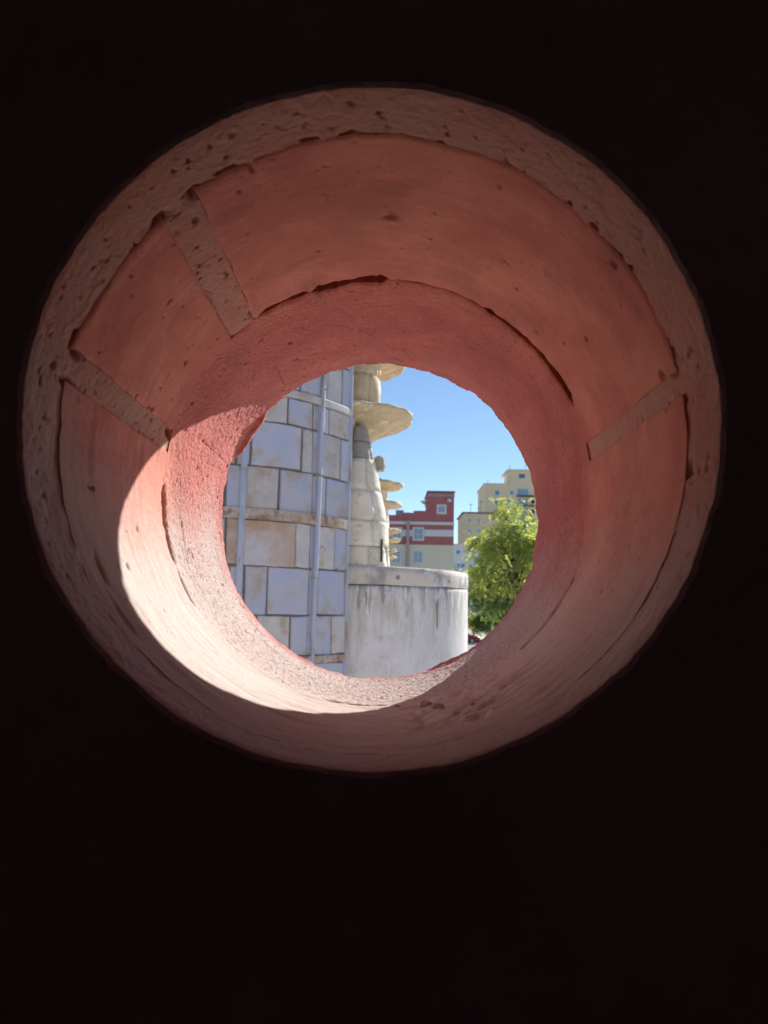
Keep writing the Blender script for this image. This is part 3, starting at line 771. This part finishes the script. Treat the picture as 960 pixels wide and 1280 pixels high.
def window(h, y, parent, fm, gm, fw=.09, mull=1, proud=.03, rev=.18, trans=False):
    a, b, c, d = h; mb = MB(); yo, yi = y-proud, y+rev-.05
    mb.box(a-fw*.6, a+fw, yo, yi, c-fw*.6, d+fw*.6); mb.box(b-fw, b+fw*.6, yo, yi, c-fw*.6, d+fw*.6)
    mb.box(a+fw, b-fw, yo+.004, yi, c-fw*.6, c+fw); mb.box(a+fw, b-fw, yo+.004, yi, d-fw, d+fw*.6)
    for k in range(1, mull+1):
        xm = a+(b-a)*k/(mull+1); mb.box(xm-.03, xm+.03, y+.03, yi, c+fw, d-fw)
    if trans: mb.box(a+fw, b-fw, y+.04, yi, c+(d-c)*.45, c+(d-c)*.45+.06)
    o = mb.build('window', fm, parent)
    MB().box(a+fw*.5, b-fw*.5, yi-.03, yi+.02, c+fw*.5, d-fw*.5).build('pane', gm, o)
    return o
def rect(px0, px1, py0, py1, Y):
    cx, cy = (px0+px1)/2, (py0+py1)/2
    return (at(px0, cy, Y)[0], at(px1, cy, Y)[0], at(cx, py1, Y)[2], at(cx, py0, Y)[2])

# red and grey building
BY = 95.0
rb = thing('red_building', 'low red building with white bands, grey ground floors and a raised corner block', 'building', (at(520, 700, BY)[0], BY, 0))
zx = lambda px, py: at(px, py, BY)
xL, xR = zx(395, 690)[0], zx(567.3, 660)[0]
zmid = zx(530, 681)[2]; zroof = zx(510, 645)[2]
low = [rect(489.6, 500.8, 688, 704, BY), rect(516.2, 528.4, 688, 704, BY), rect(462, 473.5, 687, 703, BY), rect(436, 447, 687, 703, BY)]
upw = [rect(490.3, 501.8, 659.8, 674, BY), rect(516.6, 529.3, 659.8, 675, BY), rect(462, 474, 659, 673, BY), rect(436, 448, 659, 673, BY)]
extra = [(a, b, c-3.1*k, d-3.1*k) for (a, b, c, d) in low for k in (1, 2) if c-3.1*k > .5]
holed(xL, xR, 0, zmid, BY, 14, low+extra).build('lower_wall', m_gwall, rb)
holed(xL, xR, zmid, zroof, BY, 14, upw).build('upper_wall', m_red, rb)
tw = rect(546.8, 557.2, 631.5, 641.8, BY)
xT = zx(535.3, 630)[0]; zT = zx(551, 615)[2]
holed(xT, xR, zroof, zT, BY+.003, 7, [tw]).build('corner_block', m_red, rb)
MB().box(xT-.15, xR+.15, BY-.15, BY+7.15, zT, zT+.12).build('roof_edge', m_dkroof, rb)
a = rect(535.3, 567.4, 617.2, 621.4, BY); MB().box(xT-.05, xR+.06, BY-.10, BY+7.05, a[2], a[3]).build('coping_band', m_pink, rb)
a = rect(485, 567, 652.2, 655.8, BY); MB().box(xL, xR+.05, BY-.10, BY+.02, a[2], a[3]).build('white_band', m_white, rb)
for p0, p1 in ((530.5, 567.2), (502.6, 515.6), (475, 489.5), (449, 461)):
    a = rect(p0, p1, 662.3, 670.6, BY); MB().box(a[0], a[1], BY-.06, BY+.02, a[2], a[3]).build('white_band', m_white, rb)
for h in upw+low+extra: window(h, BY, rb, m_frame, m_glass, .13, 1, trans=True)
window(tw, BY+.003, rb, m_frame, m_glass, .16, 1)
a = rect(507.3, 511.8, 651, 706, BY); MB().tube([((a[0]+a[1])/2, BY-.25, 0), ((a[0]+a[1])/2, BY-.25, a[3])], .2, 10).build('downpipe', m_pipe, rb)
# stepped parapet line on the low roof
pz = [(485, 648, 647), (497, 645.5, 643), (516, 644.0, 641.5), (531, 643, 640)]
mb = MB()
for i, (px, py, _) in enumerate(pz):
    x0 = zx(px-14, py)[0]; x1 = zx(pz[i+1][0]-14, py)[0] if i < 3 else xT
    mb.box(x0, x1, BY+.05, BY+.45, zroof-.05, max(zroof+.1, zx(px, py-1.5*i)[2]))
mb.build('parapet', m_red, rb)
c = zx(561.6, 626); mb = MB(); mb.lathe([(.05, c[2]-.2), (.28, c[2]-.15), (.3, c[2]), (.12, c[2]+.25)], c[0], BY-.35, 12); mb.box(c[0]-.06, c[0]+.06, BY-.3, BY+.02, c[2]-.1, c[2]).build('wall_lamp', m_frame, rb)
c = zx(532.5, 628); mb = MB()
mb.tube([(xT+.05, BY+1, c[2]-.5), (xT-.35, BY+1, c[2]-.4), (xT-.4, BY+1, c[2]+.8)], .05, 6)
mb.lathe([(.08, c[2]-.1), (.4, c[2]+.1), (.5, c[2]+.3)], xT-.45, BY+.95, 12); mb.build('satellite_dish', m_frame, rb)
mb = MB()
for px, hgt in ((500, .7), (509, .4), (525, .55)):
    c = zx(px, 645); mb.box(c[0]-.5, c[0]+.5, BY+3, BY+4, zroof-.05, zroof+.4+hgt)
mb.build('roof_vent', M('roof_vent_metal', (.4, .5, .58), (.35, .44, .5)), rb)

# white and blue building
WY = 170.0
wb = thing('white_building', 'pale white building with small blue windows between the red building and the tree', 'building', (at(580, 700, WY)[0], WY, 0))
x0, x1 = at(556, 700, WY)[0], at(597, 700, WY)[0]; zt = at(580, 681.5, WY)[2]
hs = []
for k in range(8):
    y_ = 690.2+17*k
    hs += [rect(570.2, 575, y_-2.6, y_+2.4, WY), ]
    if k: hs += [rect(575.8, 581.0, y_-2.8, y_+2.6, WY), rect(567, 568.6, y_-2.6, y_+2.4, WY), rect(586.5, 590.2, y_-2, y_+2.6, WY)]
hs = [h for h in hs if h[2] > .5]
holed(x0, x1, 0, zt, WY, 14, hs).build('wall', m_wblue, wb)
for h in hs: window(h, WY, wb, m_frame, m_bglass, .07, 0)
MB().box(x0-.2, x1+.2, WY-.2, WY+14.2, zt, zt+.3).build('roof_edge', m_frame, wb)

# lower sandy block
LY = 205.0
lb = thing('sandy_building', 'plain sandy apartment block with a flat roof half hidden behind the tree', 'building', (at(595, 700, LY)[0], LY, 0))
x0, x1 = at(579, 680, LY)[0], at(640, 680, LY)[0]; zt = at(595, 642, LY)[2]
hs = []
for k in range(9):
    y_ = 650+13.2*k
    for px in (587, 598, 611, 625): hs.append(rect(px-2.2, px+2.2, y_-2.6, y_+3.2, LY))
hs = [h for h in hs if h[2] > .5]
holed(x0, x1, 0, zt, LY, 16, hs).build('wall', m_beige2, lb)
for h in hs: window(h, LY, lb, m_frame, m_glass, .1, 1)
MB().box(x0-.3, x1+.3, LY-.3, LY+16.3, zt, zt+.4).build('roof_edge', m_dkroof, lb)
mb = MB()
for px, hh in ((590, 3.2), (600, 2.2), (603, 4)):
    c = at(px, 642, LY); mb.tube([(c[0], LY+3, zt), (c[0], LY+3, zt+hh)], .06, 5); mb.box(c[0]-.5, c[0]+.5, LY+2.97, LY+3.03, zt+hh-.4, zt+hh-.3)
mb.build('aerial', m_dkroof, lb)

# tall stepped apartment tower
AY = 232.0
ab = thing('apartment_block', 'tall yellow beige apartment block with a stepped roofline and stacked balconies', 'building', (at(640, 700, AY)[0], AY, 0))
za = lambda px, py: at(px, py, AY)
x0, x1, x2 = za(606, 640)[0], za(638, 620)[0], za(684, 640)[0]
zt1 = za(622, 606)[2]; zt2 = za(655, 589)[2]
hs = []; bal = []
for k in range(13):
    y_ = 616+11.9*k
    hs.append(rect(618.6, 624.2, y_-2.9, y_+3, AY)); 
    if k < 1: hs.append(rect(637.8, 641.8, y_-2.4, y_+2.4, AY))
    else: hs.append(rect(634.5, 639.5, y_-2.9, y_+3, AY))
    bal.append(rect(646.5, 660.5, y_-5.4, y_+3.4, AY)); hs.append(rect(664.2, 668.2, y_+9.0, y_+13.5, AY)) if k < 12 else None
hs = [h for h in hs if h[2] > .5]; bal = [h for h in bal if h[2] > .5]
top = [rect(649, 655.8, 592.8, 597.4, AY)]
h1 = [h for h in hs if h[1] < x1]; h2 = [h for h in hs if h[0] > x1]
hs_l = [h for h in hs if h[1] <= x1]; hs_m = [h for h in hs if h not in hs_l]
xm = za(642.5, 640)[0]
holed(x0, xm, 0, zt1, AY, 18, [h for h in hs if h[1] < xm]).build('side_wall', m_beige, ab)
holed(xm, x2, 0, zt1, AY+.004, 18, [h for h in hs if h[0] > xm]+bal).build('balcony_wall', m_beige, ab)
xp = za(637.5, 600)[0]
holed(xp, x2, zt1, zt2, AY+.008, 12, top).build('roof_block', m_beige, ab)
MB().box(xp-.9, x2+.5, AY-.7, AY+12.5, zt2, zt2+.45).build('roof_edge', m_frame, ab)
MB().box(x0-.3, xp, AY-.3, AY+18.2, zt1, zt1+.45).build('parapet', m_beige, ab)
for h in hs:
    if h[0] > za(662, 640)[0]: MB().box(h[0], h[1], AY+.1, AY+.15, h[2], h[3]).build('hole_shade', m_hole_shade, ab)  # dark panel standing for the shade inside the hole
    else: window(h, AY, ab, m_frame, m_bglass, .1, 1)
for h in top: window(h, AY+.008, ab, m_brown, m_bglass, .1, 1)
for h in bal:
    window(h, AY+.004, ab, m_frame, m_glass, .12, 3)
    MB().box(h[0]-.2, h[1]+1.6, AY-1.1, AY+.0, h[2]-.45, h[2]-.02).build('balcony', m_brown, ab)
mb = MB()
for px, hh in ((612, 2), (640, 2.5), (660, 3)):
    c = za(px, 606); zt_ = zt1 if px < 637 else zt2
    mb.tube([(c[0], AY+4, zt_), (c[0], AY+4, zt_+hh)], .08, 5)
mb.build('aerial', m_dkroof, ab)

# ------------------------------------------------------------------ trees
def leafmat(name, c1, c2, tr):
    m = bpy.data.materials.new(name); m.use_nodes = True; nt = m.node_tree; N = nt.nodes; L = nt.links
    N.remove(N['Principled BSDF']); out = N['Material Output']
    tc = N.new('ShaderNodeTexCoord'); no = N.new('ShaderNodeTexNoise'); no.inputs['Scale'].default_value = 1.3; no.inputs['Detail'].default_value = 6
    L.new(tc.outputs['Object'], no.inputs['Vector'])
    rp = N.new('ShaderNodeValToRGB'); rp.color_ramp.elements[0].position = .35; rp.color_ramp.elements[1].position = .65
    rp.color_ramp.elements[0].color = (*c1, 1); rp.color_ramp.elements[1].color = (*c2, 1); L.new(no.outputs['Fac'], rp.inputs['Fac'])
    d = N.new('ShaderNodeBsdfDiffuse'); t = N.new('ShaderNodeBsdfTranslucent'); g = N.new('ShaderNodeBsdfGlossy'); g.inputs['Roughness'].default_value = .35
    hs = N.new('ShaderNodeHueSaturation'); hs.inputs['Value'].default_value = 2.6; hs.inputs['Hue'].default_value = .485; L.new(rp.outputs[0], hs.inputs['Color'])
    L.new(rp.outputs[0], d.inputs[0]); L.new(hs.outputs[0], t.inputs[0])
    a = N.new('ShaderNodeMixShader'); a.inputs[0].default_value = tr; L.new(d.outputs[0], a.inputs[1]); L.new(t.outputs[0], a.inputs[2])
    b = N.new('ShaderNodeMixShader'); b.inputs[0].default_value = .06; L.new(a.outputs[0], b.inputs[1]); L.new(g.outputs[0], b.inputs[2])
    L.new(b.outputs[0], out.inputs[0]); return m
m_leaf = leafmat('ash_leaf', (.12, .17, .04), (.24, .27, .06), .62)
m_leafd = leafmat('dark_leaf', (.075, .13, .035), (.13, .19, .05), .5)
m_leafy = leafmat('yellow_leaf', (.20, .24, .03), (.28, .28, .04), .5)
m_bark = M('bark', (.14, .10, .07), (.09, .065, .045), scale=6, bump=.6, bscale=20, stretch=(1, 1, .2))
def sprays(centers, nsp, lsize, seed, droop=.5, leaflets=9):
    g = np.random.default_rng(seed); V = []
    for (c, r) in centers:
        for _ in range(nsp):
            d = g.normal(size=3); d /= np.linalg.norm(d); p = c+d*r*g.uniform(.25, 1.05)
            ax = d*np.array([1, 1, .35])+np.array([0, 0, -droop*g.uniform(.2, 1)])+g.normal(size=3)*.35; ax /= np.linalg.norm(ax)
            sd_ = np.cross(ax, g.normal(size=3)); sd_ /= np.linalg.norm(sd_); nn = np.cross(ax, sd_)
            L_ = lsize*g.uniform(.8, 1.2)
            for k in range(leaflets):
                f = k/leaflets; side = 1 if k % 2 else -1
                b0 = p+ax*L_*2.6*f+np.array([0, 0, -.25*L_*f*f])
                dr = ax*.65+sd_*side*.75+nn*g.uniform(-.35, .35); dr /= np.linalg.norm(dr)
                wv = np.cross(dr, nn+g.normal(size=3)*.3); wv /= np.linalg.norm(wv)
                le = L_*g.uniform(.75, 1.1)
                V += [b0, b0+dr*le*.5+wv*le*.24, b0+dr*le, b0+dr*le*.5-wv*le*.24]
    V = np.array(V); F = np.arange(len(V)).reshape(-1, 4); return V, F
def tree(name, label, cat, base, height, crown_c, crown_r, m, seed, nclump, nsp, lsize, droop=.5, crown_name='crown', shape=None):
    g = np.random.default_rng(seed)
    t = thing(name, label, cat, base)
    b = np.array(base, float); cc = np.array(crown_c); cr = np.array(crown_r)
    mb = MB()
    mid = b+(cc-b)*np.array([.6, .6, .55]); topp = cc+np.array([0, 0, cr[2]*.55])
    r0 = height*.018
    mb.tube([b, b+(mid-b)*.5+np.array([.06, 0, 0]), mid, cc, topp], [r0, r0*.8, r0*.7, r0*.4, r0*.1], 8)
    mb.build('trunk', m_bark, t, True)
    cl = []
    for k in range(nclump):
        d = g.normal(size=3); d /= np.linalg.norm(d)
        if d[2] < -.5: d[2] *= -.6
        f = g.uniform(.35, 1.0)**.6
        c = cc+d*cr*f
        if shape: c[:2] = cc[:2]+(c[:2]-cc[:2])*shape((c[2]-cc[2])/cr[2])
        cl.append((c, float(np.min(cr))*g.uniform(.12, .30)))
    lb_ = MB()
    for k in range(0, nclump, 3):
        c = cl[k][0]; s = mid+(topp-mid)*g.uniform(0, .8)
        lb_.tube([s, (s+c)/2+np.array([0, 0, .15*cr[2]*g.uniform(0, 1)]), c], [r0*.35, r0*.2, r0*.06], 5)
    lb_.build('branch', m_bark, t, True)
    V, F = sprays(cl, nsp, lsize, seed+1, droop)
    link(crown_name, V, F, m, t)
    return t
TYY = 42.0
tb = at(648, 757, TYY); tb = (tb[0], TYY, 0)
cc = at(645, 706, TYY)
tree('ash_tree', 'leafy bright green tree with drooping sunlit sprays standing before the apartment blocks', 'tree', tb, 9.5, cc, (3.0, 2.7, 3.75), m_leaf, 11, 145, 16, .16, .8,
     shape=lambda q: 1.0-.45*max(q, 0))
cc = at(630, 750, 47.0)
tree('broadleaf_tree', 'darker low broad tree behind the foot of the bright green tree', 'tree', (cc[0]+.6, 47.0, 0), 5, cc, (2.5, 2.2, 2.7), m_leafd, 23, 150, 16, .16, .3)
cc = at(622, 781, 87.0)
tree('shrub', 'dark green rounded shrub under the trees beside the drum wall', 'shrub', (cc[0], 87.0, .12), 3.2, (cc[0], 87, 1.7), (3.2, 1.6, 1.9), m_leafd, 31, 110, 14, .2, .2, 'foliage')
cc = at(591, 779, 88.5)
tree('shrub', 'small bright yellow green shrub just above the red parked car', 'shrub', (cc[0], 88.5, .12), 2.6, (cc[0], 88.5, cc[2]), (1.0, .8, 1.0), m_leafy, 37, 30, 12, .2, .2, 'foliage')

# ------------------------------------------------------------------ cars
m_carred = M('red_car_paint', (.45, .05, .05), (.42, .045, .045), scale=2, rough=.3, spec=.6)
m_carwht = M('white_car_paint', (.75, .75, .74), (.72, .72, .71), scale=2, rough=.3, spec=.6)
m_cglass = M('car_glass', (.03, .035, .04), (.04, .045, .05), scale=2, rough=.05, spec=.8)
m_tyre = M('tyre_rubber', (.025, .025, .025), (.03, .03, .03), scale=4)
m_rim = M('wheel_metal', (.5, .5, .5), (.45, .45, .45), scale=3, rough=.3)
m_lampr = M('tail_lamp', (.5, .02, .02), (.45, .02, .02), scale=3, rough=.2)
m_lampw = M('head_lamp', (.8, .8, .8), (.75, .75, .75), scale=3, rough=.1)
def car(name, label, x, y, paint, rz=0.0):
    t = thing(name, label, 'car', (x, y, .004))
    mp = lambda p: (x+p[0]*math.cos(rz)-p[1]*math.sin(rz), y+p[0]*math.sin(rz)+p[1]*math.cos(rz), .004+p[2])
    def loft(prof, name, m, parent, smooth=True):
        # prof: list of (xpos, [(half width, z)...]) sections
        V = []; F = []; n_ = len(prof[0][1])
        for xp, sec in prof:
            V += [mp((xp, -w_, z)) for w_, z in sec]+[mp((xp, w_, z)) for w_, z in reversed(sec)]
        m2 = 2*n_
        for i in range(len(prof)-1):
            for k_ in range(m2): F.append((i*m2+k_, i*m2+(k_+1) % m2, (i+1)*m2+(k_+1) % m2, (i+1)*m2+k_))
        F += [tuple(reversed(range(m2))), tuple(range((len(prof)-1)*m2, len(prof)*m2))]
        return link(name, V, F, m, parent, smooth)
    s = lambda w_, zb, zt: [(w_*.86, zb), (w_, zb+.12), (w_, zb+.35), (w_*.97, zt-.08), (w_*.85, zt)]
    body = loft([(-2.15, s(.72, .35, .72)), (-2.05, s(.82, .22, .86)), (-1.6, s(.87, .2, .93)), (-.9, s(.88, .2, .95)), (.6, s(.88, .2, .93)), (1.3, s(.87, .2, .88)), (1.9, s(.82, .2, .78)), (2.12, s(.70, .3, .62))], 'body', paint, t)
    g_ = lambda w0, w1, zt: [(w0, .9), (w0*.98, 1.0), (w1*1.04, zt-.1), (w1, zt-.03), (w1*.85, zt)]
    loft([(-1.55, [(.78, .9), (.77, .91), (.76, .92), (.75, .93), (.7, .935)]), (-1.05, g_(.8, .64, 1.43)), (-.3, g_(.81, .66, 1.5)), (.35, g_(.8, .63, 1.45)), (1.15, [(.78, .88), (.77, .89), (.76, .9), (.75, .91), (.7, .915)])], 'cabin', paint, t)
    for sd_ in (-1, 1):
        for pts in ([(-1.2, .97), (-.98, 1.33), (-.4, 1.38), (-.38, .97)], [(-.3, .97), (-.32, 1.38), (.28, 1.34), (.75, .97)]):
            V = [mp((a_, sd_*(.835-(z-.97)*.33), z)) for a_, z in pts]+[mp((a_, sd_*(.80-(z-.97)*.33), z)) for a_, z in pts]
            F = [(0, 1, 2, 3), (0, 4, 5, 1), (1, 5, 6, 2), (2, 6, 7, 3), (3, 7, 4, 0), (7, 6, 5, 4)]
            link('window', V, F, m_cglass, t)
        for wx in (-1.32, 1.3):
            mb = MB(); mb.tube([mp((wx, sd_*.70, .31)), mp((wx, sd_*.89, .31))], .31, 20); wo = mb.build('wheel', m_tyre, t)
            mb = MB(); mb.tube([mp((wx, sd_*.86, .31)), mp((wx, sd_*.90, .31))], .19, 16); mb.build('rim', m_rim, wo)
        mb = MB(); V = [mp(q) for q in ((-2.13, sd_*.5, .66), (-2.13, sd_*.72, .66), (-2.13, sd_*.72, .8), (-2.13, sd_*.5, .8), (-2.0, sd_*.5, .66), (-2.0, sd_*.78, .66), (-2.0, sd_*.78, .8), (-2.0, sd_*.5, .8))]
        BF = [(0, 3, 2, 1), (4, 5, 6, 7), (0, 1, 5, 4), (1, 2, 6, 5), (2, 3, 7, 6), (3, 0, 4, 7)]
        mb.add(V, BF).build('tail_light', m_lampr, t)
        mb = MB(); V = [mp(q) for q in ((2.09, sd_*.4, .55), (2.02, sd_*.68, .55), (1.98, sd_*.70, .68), (2.05, sd_*.4, .68), (1.9, sd_*.4, .55), (1.85, sd_*.70, .55), (1.85, sd_*.74, .68), (1.9, sd_*.4, .68))]
        mb.add(V, BF).build('headlight', m_lampw, t)
    for pts in ([(-1.58, .95, .66), (-1.12, 1.36, .56)], [(.42, 1.38, .56), (1.12, .93, .66)]):
        (xa, z_a, wa), (xb, z_b, wb_) = pts
        V = [mp((xa, -wa, z_a+.02)), mp((xa, wa, z_a+.02)), mp((xb, wb_, z_b+.02)), mp((xb, -wb_, z_b+.02)), mp((xa, -wa, z_a-.05)), mp((xa, wa, z_a-.05)), mp((xb, wb_, z_b-.05)), mp((xb, -wb_, z_b-.05))]
        link('windscreen', V, [(0, 1, 2, 3), (7, 6, 5, 4), (0, 4, 5, 1), (1, 5, 6, 2), (2, 6, 7, 3), (3, 7, 4, 0)], m_cglass, t)
    return t
c = at(573, 796, 79.2)
car('parked_car', 'red parked car at the kerb seen right of the drum wall', c[0], 79.2, m_carred, 0.0)
